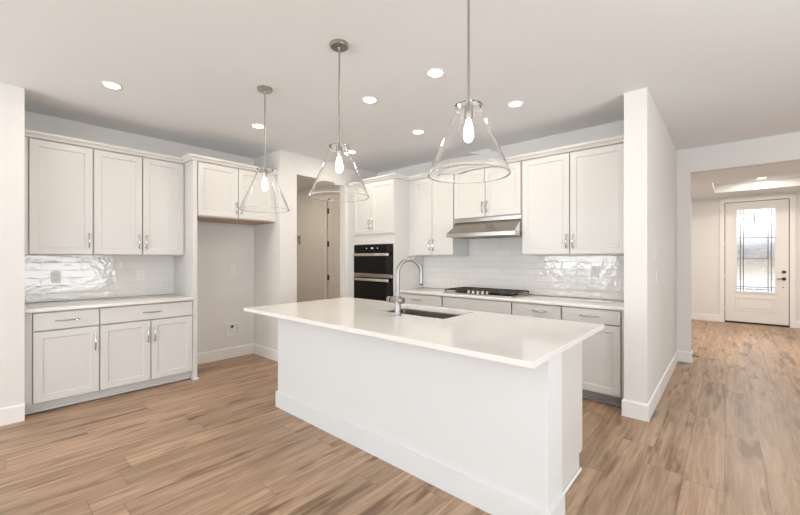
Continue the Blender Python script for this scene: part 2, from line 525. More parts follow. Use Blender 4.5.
# baseboards
BB = [(0.0, 0.0), (0.014, 0.0), (0.014, 0.128), (0.008, 0.138), (0.0, 0.14)]
def baseboard(name, path, side, label):
    struct(name, MB().sweep(path, BB, side), M['trim'], label, 'baseboard')
baseboard('baseboard_left', [(XL, 0.105 - 4.0), (XL, 0.105), (-4.376, 0.105), (-4.376, 0.243)], 1, 'white baseboard wrapping the left wing wall')
baseboard('baseboard_alcove', [(XL, 1.60), (XL, 2.57), (-4.35, 2.57), (-4.35, 2.822), (-4.47, 2.822)], 1, 'white baseboard around the empty fridge alcove')
baseboard('baseboard_pantry', [(-4.47, 3.663), (-4.35, 3.663), (-4.35, 3.70)], 1, 'short white baseboard between pantry doorway and ovens')
baseboard('baseboard_hall', [(WX, 3.76), (WX, 3.645), (-0.50, 3.645), (-0.50, 6.05), (-0.36, 6.05), (-0.36, 6.2)], 1, 'white baseboard wrapping the hall wing wall')
baseboard('baseboard_foyer_left', [(-1.0, FY), (-0.13, FY)], 1, 'white baseboard left of the front door')
baseboard('baseboard_foyer_right', [(0.972, FY), (2.6, FY)], 1, 'white baseboard right of the front door')
baseboard('baseboard_pantry_back', [(-7.1, YB), (-5.77, YB)], 1, 'baseboard at the pantry back wall')

# casings
def casing(name, x0, x1, y, z1, w, label):
    m = MB().box(x0 - w, x0, y - 0.018, y, 0, z1 + w, 0.003).box(x1, x1 + w, y - 0.018, y, 0, z1 + w, 0.003).box(x0, x1, y - 0.018, y, z1, z1 + w, 0.003)
    m.box(x0 - w, x0 - w + 0.02, y - 0.026, y - 0.018, 0, z1 + w).box(x1 + w - 0.02, x1 + w, y - 0.026, y - 0.018, 0, z1 + w)
    m.box(x0 - w, x1 + w, y - 0.026, y - 0.018, z1 + w - 0.02, z1 + w)
    struct(name, m, M['trim'], label, 'casing')
casing('trim_1', -0.055, 0.897, FY, 2.51, 0.075, 'white casing around the front door')
casing('trim_2', -5.68, -4.86, YB, 2.43, 0.09, 'white casing around the pantry door')

# front door with leaded glass
d = thing('door_1', 'pale front door with tall leaded glass pane', 'door', (0.42, FY + 0.03, 0))
d['kind'] = 'structure'
DX0, DX1, DY0, DY1 = -0.045, 0.887, FY + 0.02, FY + 0.065
GX0, GX1, GZ0, GZ1 = 0.135, 0.702, 0.665, 2.34
s = MB().box(DX0, GX0, DY0, DY1, 0.035, 2.5).box(GX1, DX1, DY0, DY1, 0.035, 2.5)
s.box(GX0, GX1, DY0, DY1, 0.035, GZ0).box(GX0, GX1, DY0, DY1, GZ1, 2.5)
obj('slab', s, M['door'], d, smooth=False)
def ring(m, x0, x1, z0, z1, w, ya, yb):
    m.box(x0, x1, ya, yb, z0, z0 + w, 0.002).box(x0, x1, ya, yb, z1 - w, z1, 0.002)
    m.box(x0, x0 + w, ya, yb, z0 + w, z1 - w, 0.002).box(x1 - w, x1, ya, yb, z0 + w, z1 - w, 0.002)
m = MB(); ring(m, GX0 - 0.035, GX1 + 0.035, GZ0 - 0.035, GZ1 + 0.035, 0.04, DY0 - 0.014, DY0)
obj('glass_frame', m, M['door'], d)
m = MB(); ring(m, 0.115, 0.722, 0.26, 0.545, 0.022, DY0 - 0.010, DY0)
m.box(0.165, 0.672, DY0 - 0.008, DY0, 0.31, 0.495, 0.006)
obj('lower_panel', m, M['door'], d)
pane = obj('glass_pane', MB().box(GX0, GX1, DY0 + 0.016, DY0 + 0.026, GZ0, GZ1), M['pane'], d, smooth=False)
m = MB()
yl0, yl1 = DY0 + 0.008, DY0 + 0.016
gw, gh = GX1 - GX0, GZ1 - GZ0
def vl(fx, f0, f1, w=0.011):
    x = GX0 + gw * fx
    m.box(x - w / 2, x + w / 2, yl0, yl1, GZ0 + gh * f0, GZ0 + gh * f1)
def hl(fz, f0, f1, w=0.011):
    z = GZ0 + gh * fz
    m.box(GX0 + gw * f0, GX0 + gw * f1, yl0 - 0.001, yl1, z - w / 2, z + w / 2)
for fx in (0.10, 0.18, 0.82, 0.90): vl(fx, 0.0, 1.0)
vl(0.47, 0.84, 0.955, 0.014)
for fz in (0.955, 0.985, 0.055, 0.028): hl(fz, 0.0, 1.0)
for fz in (0.90, 0.88): hl(fz, 0.18, 0.82)
hl(0.84, 0.40, 0.60)
for fz in (0.655, 0.40): hl(fz, 0.0, 1.0)
for fz in (0.93, 0.86, 0.80, 0.73, 0.56, 0.48, 0.32, 0.24, 0.15):
    hl(fz, 0.0, 0.18, 0.006); hl(fz, 0.82, 1.0, 0.006)
for fx in (0.30, 0.38, 0.56, 0.64): vl(fx, 0.0, 0.055, 0.006)
obj('lead_lattice', m, M['lead'], pane, smooth=False)
m = MB().lathe([(0.0, 0), (0.032, 0.0), (0.032, -0.012), (0.026, -0.016), (0.0, -0.016)], (0.82, DY0, 0.94), 20, 'y')
m.tube([(0.82, DY0 - 0.012, 0.94), (0.82, DY0 - 0.05, 0.94), (0.80, DY0 - 0.055, 0.94), (0.72, DY0 - 0.052, 0.938)], [0.01, 0.01, 0.01, 0.008], 10)
obj('lever_handle', m, M['dark'], d, 'dark lever handle')
obj('deadbolt', MB().lathe([(0.0, 0), (0.031, 0.0), (0.031, -0.014), (0.02, -0.02), (0.0, -0.02)], (0.82, DY0, 1.075), 20, 'y').box(0.812, 0.828, DY0 - 0.036, DY0 - 0.018, 1.055, 1.095, 0.003), M['dark'], d, 'dark deadbolt thumb turn')
obj('peep_hole', MB().lathe([(0.0, 0), (0.011, 0.0), (0.011, -0.006), (0.0, -0.006)], (0.81, DY0, 0.775), 16, 'y'), M['dark'], d)
for z in (0.30, 0.98, 1.66, 2.30):
    obj('hinge', MB().tube([(-0.05, DY0 - 0.006, z - 0.05), (-0.05, DY0 - 0.006, z + 0.05)], 0.0055, 10), M['nickel'], d)
ws = MB().box(-0.0548, -0.0455, DY0 + 0.01, DY1, 0.022, 2.508).box(0.8875, 0.8968, DY0 + 0.01, DY1, 0.022, 2.508).box(-0.0455, 0.8875, DY0 + 0.01, DY1, 2.5005, 2.5095)
obj('weatherstrip', ws, M['rubber'], d, 'dark weatherstrip', smooth=False)
obj('sweep', MB().box(DX0, DX1, DY0 + 0.004, DY1, 0.022, 0.035), M['rubber'], d, 'black door sweep')
obj('threshold', MB().box(-0.055, 0.897, FY, FY + 0.16, 0.0, 0.022, 0.004), M['rubber'], d, 'dark threshold')

# pantry door
d = thing('door_2', 'white panel door seen through the pantry doorway', 'door', (-5.27, YB + 0.02, 0))
d['kind'] = 'structure'
m = MB().box(-5.675, -4.865, YB + 0.012, YB + 0.05, 0.012, 2.425)
obj('slab', m, M['door'], d, smooth=False)
for z0, z1 in ((1.08, 2.30), (0.18, 0.85)):
    m = MB()
    ring(m, -5.55, -4.99, z0, z1, 0.022, YB + 0.005, YB + 0.012)
    m.box(-5.50, -5.04, YB + 0.006, YB + 0.012, z0 + 0.05, z1 - 0.05, 0.004)
    obj('panel', m, M['door'], d)
for z in (0.36, 0.98, 1.614, 2.236):
    obj('hinge', MB().tube([(-5.682, YB + 0.004, z - 0.05), (-5.682, YB + 0.004, z + 0.05)], 0.009, 10).box(-5.675, -5.64, YB + 0.009, YB + 0.012, z - 0.05, z + 0.05), M['dark'], d, 'dark hinge')
# pantry shelf
t = thing('closet_shelf', 'white shelf on a bracket inside the pantry, left of its door', 'shelf', (-6.83, YB, 1.80))
obj('board', MB().box(-7.1, -6.56, 4.02, YB, 1.80, 1.82, 0.002), M['trim'], t)
obj('bracket', MB().box(-6.60, -6.575, YB - 0.012, YB, 1.62, 1.80).box(-6.60, -6.575, YB - 0.25, YB - 0.012, 1.785, 1.80).tube([(-6.588, YB - 0.006, 1.64), (-6.588, YB - 0.2, 1.79)], 0.008, 8), M['nickel'], t)

# outdoors, seen blurred through the door glass
struct('ground', MB().box(-30, 60, FY + 0.16, 70, -0.2, -0.14), M['concrete'], 'pale driveway and street outside the front door', 'ground')
t = thing('house', 'grey house across the street, blurred behind the front door glass', 'house', (3.0, 54, -0.13))
t['kind'] = 'structure'
obj('wall', MB().box(-6, 12, 50, 58, 0.92, 2.5), M['siding'], t, smooth=False)
obj('base_wall', MB().box(-6.05, 12.05, 49.95, 58.05, -0.13, 0.92), M['lawn'], t, 'tan lower wall', smooth=False)
m = MB(); m.add([(-6.4, 49.5, 2.5), (12.4, 49.5, 2.5), (12.4, 58.5, 2.5), (-6.4, 58.5, 2.5), (-3, 54, 4.0), (9, 54, 4.0)], [(0, 1, 2, 3), (0, 1, 5, 4), (2, 3, 4, 5), (1, 2, 5), (3, 0, 4)])
obj('roof', m, M['roofing'], t, smooth=False)

# ------------------------------------------------------------------ cabinet kit
class Plane:
    """front plane: 'L' faces +x at x=p (u is y), 'B' faces -y at y=p (u is x), 'I' faces +y at y=p (u is x)"""
    def __init__(s, kind, p): s.k, s.p = kind, p
    def at(s, u, n, z):
        return {'L': (s.p + n, u, z), 'B': (u, s.p - n, z), 'I': (u, s.p + n, z)}[s.k]
    def box(s, m, u0, u1, n0, n1, z0, z1, bev=0.0):
        a, b = s.at(u0, n0, z0), s.at(u1, n1, z1)
        return m.box(a[0], b[0], a[1], b[1], a[2], b[2], bev)
T = 0.02
def shaker(pl, u0, u1, z0, z1, fr=0.058):
    e, r = 0.002, 0.009
    def R(i, n): return [pl.at(u0 + i, n, z0 + i), pl.at(u1 - i, n, z0 + i), pl.at(u1 - i, n, z1 - i), pl.at(u0 + i, n, z1 - i)]
    loops = [R(0, 0.0005), R(0, T - e), R(e, T), R(fr, T), R(fr + 0.006, T - r), ]
    vs = [p for lp in loops for p in lp]
    fs = [(3, 2, 1, 0)]
    for k in range(len(loops) - 1):
        for i in range(4):
            fs.append((k * 4 + i, k * 4 + (i + 1) % 4, (k + 1) * 4 + (i + 1) % 4, (k + 1) * 4 + i))
    q = (len(loops) - 1) * 4
    fs.append((q, q + 1, q + 2, q + 3))
    return MB().add(vs, fs)
def pull(pl, u, z, vert, L=0.15):
    m = MB()
    def P(s, n): return pl.at(u, T + n, z + s) if vert else pl.at(u + s, T + n, z)
    h = L / 2
    pts, rad = [], []
    for k in range(13):
        s = -1 + 2 * k / 12
        pts.append(P(s * h, 0.018 + 0.016 * math.cos(s * PI / 2)))
        rad.append(0.0045 + 0.0022 * math.cos(s * PI / 2))
    m.tube(pts, rad, 10)
    for sg in (-1, 1):
        m.tube([P(sg * h * 0.80, 0.0), P(sg * h * 0.80, 0.004), P(sg * h * 0.80, 0.022)], [0.008, 0.0055, 0.0045], 10)
    return m
def add_door(t, pl, u0, u1, z0, z1, hu=None, hz=None, L=0.15):
    d = obj('door', shaker(pl, u0, u1, z0, z1), M['cab'], t, ang=20)
    if hu is not None:
        obj('handle', pull(pl, hu, hz, True, L), M['chrome'], d, 'curved chrome bar pull')
    return d
def add_drawer(t, pl, u0, u1, z0, z1, hu=None, name='drawer', L=0.17):
    m = MB(); pl.box(m, u0, u1, 0.0005, T, z0, z1, 0.002)
    d = obj(name, m, M['cab'], t, ang=20)
    if hu is not None:
        obj('handle', pull(pl, hu, (z0 + z1) / 2, False, L), M['chrome'], d, 'curved chrome bar pull')
    return d

# ------------------------------------------------------------------ left run
PL = Plane('L', -4.44)      # carcass front of base cabinets and fridge cabinet
PU = Plane('L', -4.70)      # carcass front of the wall cabinets
def base_left(y0, y1, label, build):
    t = thing('base_cabinet', label, 'cabinet', (-4.74, (y0 + y1) / 2, 0))
    m = MB().box(XL + 0.001, -4.46, y0, y1, 0.10, 0.885).box(-4.46, -4.44, y0, y0 + 0.003, 0.10, 0.885).box(-4.46, -4.44, y1 - 0.003, y1, 0.10, 0.885)
    m.box(-4.46, -4.44, y0 + 0.003, y1 - 0.003, 0.10, 0.103)
    if y0 < 0.3:
        m.box(-4.46, -4.44, y0 + 0.003, 0.291, 0.103, 0.885)
    obj('body', m, M['cab'], t, smooth=False)
    obj('toe_kick', MB().box(XL + 0.001, -4.505, y0, y1, 0.006, 0.10).box(-4.505, -4.488, y0, y1, 0.008, 0.03, 0.004), M['cab'], t, smooth=False)
    build(t)
def bA(t):
    add_drawer(t, PL, 0.297, 0.737, 0.722, 0.872, 0.517)
    add_door(t, PL, 0.297, 0.737, 0.105, 0.710, 0.708, 0.565)
base_left(0.2445, 0.7415, 'white base cabinet with one door and drawer, left of its run', bA)
def bB(t):
    add_drawer(t, PL, 0.747, 1.548, 0.722, 0.872, 1.165)
    add_door(t, PL, 0.747, 1.152, 0.105, 0.710, 1.128, 0.565)
    add_door(t, PL, 1.160, 1.548, 0.105, 0.710, 1.186, 0.565)
base_left(0.7425, 1.5525, 'white base cabinet with two doors under one wide drawer', bB)
def quartz_slab(name, x0, x1, y0, y1, label, z0=0.885, z1=0.915):
    tag(obj(name, MB().box(x0, x1, y0, y1, z0, z1, 0.003, 2), M['quartz']), label, 'countertop')
quartz_slab('countertop', XL + 0.001, -4.395, 0.2445, 1.5525, 'white quartz countertop on the left cabinet run')
struct('trim_3', MB().box(XL + 0.0005, XL + 0.010, 0.2445, 1.5525, 0.9155, 1.3725), M['tileL'], 'glossy white tile backsplash above the left countertop', 'backsplash')

def wall_cab(name, label, x0, x1, y0, y1, z0, z1, mat=None):
    t = thing(name, label, 'cabinet', ((x0 + x1) / 2, (y0 + y1) / 2, z0))
    e, r = 0.004, 0.02
    if x1 == -4.70:
        m = MB().box(x0, x1 - r, y0, y1, z0, z1).box(x1 - r, x1, y0, y0 + e, z0, z1).box(x1 - r, x1, y1 - e, y1, z0, z1)
        m.box(x1 - r, x1, y0 + e, y1 - e, z0, z0 + e)
        if y0 < 0.3:
            m.box(x1 - r, x1, y0 + e, 0.283, z0 + e, z1)
    else:
        m = MB().box(x0, x1, y0 + r, y1, z0, z1).box(x0, x0 + e, y0, y0 + r, z0, z1).box(x1 - e, x1, y0, y0 + r, z0, z1)
        m.box(x0 + e, x1 - e, y0, y0 + r, z0, z0 + e)
        if x0 == OX1 + 0.001:
            m.box(x0 + e, -3.292, y0, y0 + r, z0 + e, z1)
        if x1 > -0.7:
            m.box(-0.703, x1 - e, y0, y0 + r, z0 + e, z1)
    obj('body', m, mat or M['cab'], t, smooth=False)
    return t
t = wall_cab('wall_cabinet', 'white wall cabinet with a single door beside the wing wall', XL + 0.001, -4.70, 0.2445, 0.7365, 1.373, 2.43)
add_door(t, PU, 0.290, 0.731, 1.383, 2.420, 0.703, 1.52)
t = wall_cab('wall_cabinet', 'white two-door wall cabinet left of the fridge alcove', XL + 0.001, -4.70, 0.7375, 1.5525, 1.373, 2.43)
add_door(t, PU, 0.743, 1.143, 1.383, 2.420, 1.115, 1.52)
add_door(t, PU, 1.152, 1.546, 1.383, 2.420, 1.180, 1.52)
# tall end panel and cabinet over the fridge alcove
t = thing('end_panel', 'tall white end panel on the left of the fridge alcove', 'panel', (-4.73, 1.575, 0))
obj('board', MB().box(XL + 0.001, -4.42, 1.5535, 1.5975, 0.0, 2.43, 0.0015), M['cab'], t)
obj('shoe_molding', MB().box(-4.4195, -4.404, 1.5535, 1.612, 0.0, 0.02, 0.005), M['trim'], t)
t = thing('fridge_cabinet', 'white two-door cabinet hung high over the fridge alcove', 'cabinet', (-4.74, 2.083, 1.80))
obj('body', MB().box(XL + 0.001, -4.46, 1.5985, 2.5685, 1.815, 2.43).box(-4.46, -4.44, 1.5985, 2.5685, 1.815, 1.819).box(-4.46, -4.44, 2.546, 2.5685, 1.819, 2.43), M['cab'], t, smooth=False)
obj('underside', MB().box(XL + 0.02, -4.45, 1.60, 2.565, 1.809, 1.815), M['wood'], t, 'raw brown wood underside', smooth=False)
obj('rear_rail', MB().box(XL + 0.001, XL + 0.019, 1.5985, 2.5685, 1.775, 1.815), M['cab'], t, smooth=False)
add_door(t, PL, 1.606, 2.056, 1.825, 2.420, 2.030, 1.945, 0.14)
add_door(t, PL, 2.064, 2.540, 1.825, 2.420, 2.092, 1.945, 0.14)
CR = [(0.0, 2.4305), (0.022, 2.4305), (0.024, 2.436), (0.030, 2.448), (0.046, 2.462), (0.052, 2.468), (0.052, 2.486), (0.0, 2.486)]
tag(obj('crown_molding', MB().sweep([(-4.695, 0.2445), (-4.695, 1.5525), (-4.435, 1.5525), (-4.435, 2.568)], CR, 1), M['cab'], smooth=False),
    'white crown molding stepping out over the left wall cabinets', 'molding')

# ------------------------------------------------------------------ back run
OX0, OX1 = -4.21, -3.375
PT = Plane('B', 3.72)
t = thing('oven_cabinet', 'tall white cabinet holding the black double oven', 'cabinet', (-3.86, 4.03, 0))
m = MB().box(-4.348, -4.19, 3.72, YB - 0.001, 0.10, 2.43).box(-3.41, OX1, 3.72, YB - 0.001, 0.10, 2.43)
m.box(-4.19, -3.41, 3.72, YB - 0.001, 1.545, 2.43).box(-4.19, -3.41, 3.72, YB - 0.001, 0.10, 0.725).box(-4.19, -3.41, 4.25, YB - 0.001, 0.725, 1.545)
obj('body', m, M['cab'], t, smooth=False)
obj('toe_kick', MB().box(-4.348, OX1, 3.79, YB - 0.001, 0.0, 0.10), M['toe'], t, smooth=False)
add_door(t, PT, -4.205, -3.832, 1.69, 2.42, -3.858, 1.83)
add_door(t, PT, -3.824, -3.385, 1.69, 2.42, -3.796, 1.83)
add_drawer(t, PT, -4.205, -3.385, 0.12, 0.69, -3.80, L=0.17)
# double oven
t = thing('double_oven', 'black glass double wall oven with two steel handles', 'oven', (-3.80, 3.95, 0.735))
x0, x1 = -4.185, -3.415
obj('body', MB().box(x0 + 0.005, x1 - 0.005, 3.715, 4.24, 0.735, 1.535), M['black'], t, smooth=False)
cp = obj('control_panel', MB().box(x0, x1, 3.695, 3.7145, 1.435, 1.535, 0.003), M['black'], t)
m = MB()
for dx in (-0.018, -0.006, 0.008, 0.020):      # four lit digits of the clock
    for z0, z1 in ((1.478, 1.4795), (1.487, 1.4885), (1.496, 1.4975)):
        m.box(-3.80 + dx - 0.004, -3.80 + dx + 0.004, 3.6935, 3.6948, z0, z1)
    m.box(-3.80 + dx + 0.0028, -3.80 + dx + 0.004, 3.6935, 3.6948, 1.478, 1.4975)
obj('clock_display', m, M['digit'], cp, 'lit clock digits', smooth=False)
for dx in (-0.11, 0.11):
    obj('touch_key', MB().lathe([(0, 0), (0.006, 0), (0.006, -0.001), (0, -0.001)], (-3.80 + dx, 3.6948, 1.487), 12, 'y'), M['digit'], cp, 'small lit touch key')
def oven_door(z0, z1, hz):
    dd = obj('door', MB().box(x0, x1, 3.692, 3.7145, z0, z1, 0.003), M['black'], t)
    h = MB().box(x0 + 0.045, x1 - 0.02, 3.638, 3.656, hz - 0.019, hz + 0.019, 0.005, 2)
    for hx in (x0 + 0.09, x1 - 0.07):
        h.box(hx - 0.012, hx + 0.012, 3.656, 3.692, hz - 0.010, hz + 0.010, 0.002)
    obj('handle', h, M['bar'], dd, 'broad polished steel handle')
    return dd
oven_door(1.128, 1.430, 1.395)
obj('trim_strip', MB().box(x0, x1, 3.69, 3.7145, 1.072, 1.124, 0.003), M['steel'], t, 'brushed steel strip')
oven_door(0.738, 1.068, 1.040)

PB = Plane('B', 3.78)
def base_back(xa, xb, label, build):
    t = thing('base_cabinet', label, 'cabinet', ((xa + xb) / 2, 4.06, 0))
    m = MB().box(xa, xb, 3.80, YB - 0.001, 0.10, 0.885).box(xa, xa + 0.003, 3.78, 3.80, 0.10, 0.885).box(xb - 0.003, xb, 3.78, 3.80, 0.10, 0.885)
    m.box(xa + 0.003, xb - 0.003, 3.78, 3.80, 0.10, 0.11)
    if xb > -0.7:
        m.box(-0.709, xb - 0.003, 3.78, 3.80, 0.11, 0.885)
    if xa < -3.3:
        m.box(xa + 0.003, -3.306, 3.78, 3.80, 0.11, 0.885)
    obj('body', m, M['cab'], t, smooth=False)
    obj('toe_kick', MB().box(xa, xb, 3.85, YB - 0.001, 0.0, 0.10).box(xa, xb, 3.838, 3.85, 0.0, 0.022, 0.004), M['toe'], t, 'toe kick with shade put into its grey', smooth=False)
    build(t)
ZD0, ZD1 = 0.745, 0.872
def k1(t):
    add_drawer(t, PB, -3.30, -2.645, ZD0, ZD1, -3.03, L=0.17)
    add_door(t, PB, -3.30, -2.976, 0.115, 0.733, -3.0, 0.60); add_door(t, PB, -2.968, -2.645, 0.115, 0.733, -2.94, 0.60)
base_back(-3.374, -2.636, 'white base cabinet with drawer beside the oven tower', k1)
def k2(t):
    add_drawer(t, PB, -2.626, -1.742, ZD0, ZD1, None, 'false_front')
    add_door(t, PB, -2.626, -2.188, 0.115, 0.733, -2.215, 0.60); add_door(t, PB, -2.180, -1.742, 0.115, 0.733, -2.152, 0.60)
base_back(-2.635, -1.735, 'white base cabinet with plain false front under the gas cooktop', k2)
def k3(t):
    add_drawer(t, PB, -1.726, -1.228, ZD0, ZD1, -1.43, L=0.16)
    add_drawer(t, PB, -1.726, -1.228, 0.435, 0.733, -1.477); add_drawer(t, PB, -1.726, -1.228, 0.115, 0.423, -1.477)
base_back(-1.734, -1.222, 'white drawer base cabinet just right of the cooktop', k3)
def k4(t):
    add_drawer(t, PB, -1.213, -0.716, ZD0, ZD1, -0.965, L=0.17)
    add_door(t, PB, -1.213, -0.716, 0.115, 0.733, -1.18, 0.60)
base_back(-1.221, WX - 0.0015, 'white base cabinet with drawer over one door beside the hall wall', k4)
quartz_slab('countertop', OX1 + 0.001, WX - 0.0015, 3.735, YB - 0.001, 'white quartz countertop along the back wall holding the cooktop')
bs = MB().box(OX1 + 0.001, WX - 0.0015, YB - 0.010, YB - 0.0005, 0.9155, 1.3725).box(-2.608, -1.722, YB - 0.010, YB - 0.0005, 1.3725, 1.83)
struct('trim_4', bs, M['tileB'], 'glossy white tile backsplash behind the cooktop', 'backsplash')

PW = Plane('B', 4.00)
t = wall_cab('wall_cabinet', 'white two-door wall cabinet between oven tower and range hood', OX1 + 0.001, -2.612, 4.00, YB - 0.001, 1.375, 2.43)
add_door(t, PW, -3.285, -2.957, 1.388, 2.42, -2.982, 1.52)
add_door(t, PW, -2.949, -2.620, 1.388, 2.42, -2.922, 1.52)
t = wall_cab('wall_cabinet', 'short white two-door wall cabinet directly above the range hood', -2.611, -1.721, 4.00, YB - 0.001, 1.832, 2.43)
add_door(t, PW, -2.602, -2.171, 1.842, 2.42, -2.198, 1.955, 0.14)
add_door(t, PW, -2.163, -1.730, 1.842, 2.42, -2.136, 1.955, 0.14)
t = wall_cab('wall_cabinet', 'wide white two-door wall cabinet beside the hall wing wall', -1.720, WX - 0.0015, 4.00, YB - 0.001, 1.375, 2.43)
add_door(t, PW, -1.708, -1.215, 1.388, 2.42, -1.240, 1.52)
add_door(t, PW, -1.206, -0.710, 1.388, 2.42, -1.178, 1.52)
tag(obj('crown_molding', MB().sweep([(-4.348, 3.715), (OX1, 3.715), (OX1, 3.995), (WX - 0.0015, 3.995)], CR, 1), M['cab'], smooth=False),
    'white crown molding over the oven tower and back wall cabinets', 'molding')

# range hood
t = thing('range_hood', 'sloped stainless steel range hood over the cooktop', 'range hood', (-2.165, 4.09, 1.60))
hx0, hx1, yr = -2.607, -1.723, YB - 0.011
obj('top_band', MB().box(hx0, hx1, 3.985, yr, 1.787, 1.831, 0.002), M['chrome'], t)
m = MB()
B_ = [(hx0, 3.815, 1.645), (hx1, 3.815, 1.645), (hx1, yr, 1.645), (hx0, yr, 1.645)]
T_ = [(hx0 + 0.06, 3.99, 1.787), (hx1 - 0.012, 3.99, 1.787), (hx1 - 0.012, yr, 1.787), (hx0 + 0.06, yr, 1.787)]
m.add(B_ + T_, [(0, 1, 2, 3), (4, 5, 6, 7)] + [(i, (i + 1) % 4, 4 + (i + 1) % 4, 4 + i) for i in range(4)])
prof = [(3.815, 1.645), (yr, 1.645), (yr, 1.787), (3.985, 1.787)]
ep = MB().add([(hx1 - 0.002, y, z) for y, z in prof] + [(hx1, y, z) for y, z in prof], [(0, 1, 2, 3), (4, 5, 6, 7)] + [(i, (i + 1) % 4, 4 + (i + 1) % 4, 4 + i) for i in range(4)])
obj('end_plate', ep, M['bar'], t, smooth=False)
obj('canopy', m, M['canopy'], t, smooth=False)
m = MB().box(hx0, hx1, 3.81, 3.825, 1.598, 1.645, 0.003).box(hx0, hx0 + 0.015, 3.825, yr, 1.598, 1.645).box(hx1 - 0.015, hx1, 3.825, yr, 1.598, 1.645)
m.box(hx0 + 0.015, hx1 - 0.015, yr - 0.015, yr, 1.598, 1.645)
obj('lip', m, M['chrome'], t, smooth=False)
obj('filter', MB().box(hx0 + 0.016, hx1 - 0.016, 3.826, yr - 0.016, 1.622, 1.63), M['dark'], t, smooth=False)
for hx in (hx0 + 0.16, hx1 - 0.16):
    obj('lamp', MB().lathe([(0, 0), (0.03, 0), (0.03, -0.006), (0, -0.006)], (hx, 3.90, 1.6215), 20), M['plate'], t)

# gas cooktop
t = thing('gas_cooktop', 'black gas cooktop with five chrome knobs set in the counter', 'cooktop', (-2.20, 4.06, 0.915))
cx0, cx1, cy0, cy1 = -2.655, -1.745, 3.815, 4.30
obj('tray', MB().box(cx0, cx1, cy0, cy1, 0.9152, 0.929, 0.004), M['steel'], t)
obj('glass_top', MB().box(cx0 + 0.012, cx1 - 0.012, cy0 + 0.012, cy1 - 0.012, 0.929, 0.932), M['black'], t, smooth=False)
def grate(xa, xb, ya):
    m = MB(); h0, h1, w = 0.952, 0.966, 0.012
    yb = cy1 - 0.02
    m.box(xa, xb, ya, ya + w, h0, h1, 0.002).box(xa, xb, yb - w, yb, h0, h1, 0.002)
    m.box(xa, xa + w, ya + w, yb - w, h0, h1, 0.002).box(xb - w, xb, ya + w, yb - w, h0, h1, 0.002)
    xm, ym = (xa + xb) / 2, (ya + yb) / 2
    m.box(xm - w / 2, xm + w / 2, ya + w, yb - w, h0, h1, 0.002)
    for yy in (ya + (yb - ya) * 0.3, ym, ya + (yb - ya) * 0.7):
        m.box(xa + w, xb - w, yy - w / 2, yy + w / 2, h0 + 0.001, h1 - 0.001)
    for xx in (xa, xb - w):
        for yy in (ya, yb - w):
            m.box(xx, xx + w, yy, yy + w, 0.932, h0)
    obj('grate', m, M['iron'], t, smooth=False)
gw_ = (cx1 - cx0 - 0.03) / 3
grate(cx0 + 0.012, cx0 + 0.012 + gw_, cy0 + 0.02)
grate(cx0 + 0.015 + gw_, cx1 - 0.015 - gw_, cy0 + 0.13)
grate(cx1 - 0.012 - gw_, cx1 - 0.012, cy0 + 0.02)
for bx, by, r in ((cx0 + 0.16, 3.94, 0.04), (cx0 + 0.16, 4.18, 0.035), (-2.20, 4.11, 0.055), (cx1 - 0.16, 3.94, 0.035), (cx1 - 0.16, 4.18, 0.045)):
    obj('burner', MB().lathe([(0, 0.932), (r + 0.012, 0.932), (r + 0.01, 0.938), (r, 0.941), (r, 0.948), (r - 0.006, 0.951), (0, 0.951)], (bx, by, 0), 24), M['iron'], t)
for k in range(5):
    kx = -2.20 + (k - 2) * 0.062
    obj('knob', MB().lathe([(0, 0.932), (0.022, 0.932), (0.021, 0.956), (0.018, 0.962), (0, 0.962)], (kx, 3.868, 0), 20).box(kx - 0.003, kx + 0.003, 3.85, 3.886, 0.962, 0.966), M['steel'], t, 'steel control knob')

# ------------------------------------------------------------------ island
IX0, IX1, IY0 = -3.063, -0.640, 1.79
t = thing('kitchen_island', 'long white kitchen island base with plain front and baseboard', 'island', (-1.86, 2.2, 0))
obj('front_wall', MB().box(IX0, IX1, IY0, 1.985, 0.0, 0.886), M['isl'], t, smooth=False)
m = MB().sweep([(IX0, 1.985), (IX0, IY0), (IX1, IY0), (IX1, 1.985)], [(0.0, 0.0), (0.015, 0.0), (0.015, 0.138), (0.004, 0.141), (0.0, 0.141)], 1)
obj('baseboard', m, M['isl'], t, smooth=False)
m = MB().box(-2.99, -0.707, 1.986, 2.575, 0.105, 0.64).box(-2.99, -2.26, 1.986, 2.575, 0.64, 0.886).box(-1.45, -0.707, 1.986, 2.575, 0.64, 0.886)
m.box(-2.26, -1.45, 1.986, 2.02, 0.64, 0.886)
obj('body', m, M['cab'], t, smooth=False)
obj('toe_kick', MB().box(-2.99, -0.707, 1.986, 2.515, 0.0, 0.105), M['cab'], t, smooth=False)
obj('shoe_molding', MB().box(-0.7068, -0.693, 2.0, 2.527, 0.0, 0.02, 0.005), M['trim'], t)
PI_ = Plane('I', 2.575)
for a, b_, hu in ((-2.985, -2.62, -2.65), (-2.612, -2.245, -2.58), (-2.236, -1.857, -1.885), (-1.849, -1.47, -1.82), (-1.462, -1.09, -1.12), (-1.082, -0.71, -1.05)):
    add_door(t, PI_, a, b_, 0.115, 0.872, hu, 0.76)
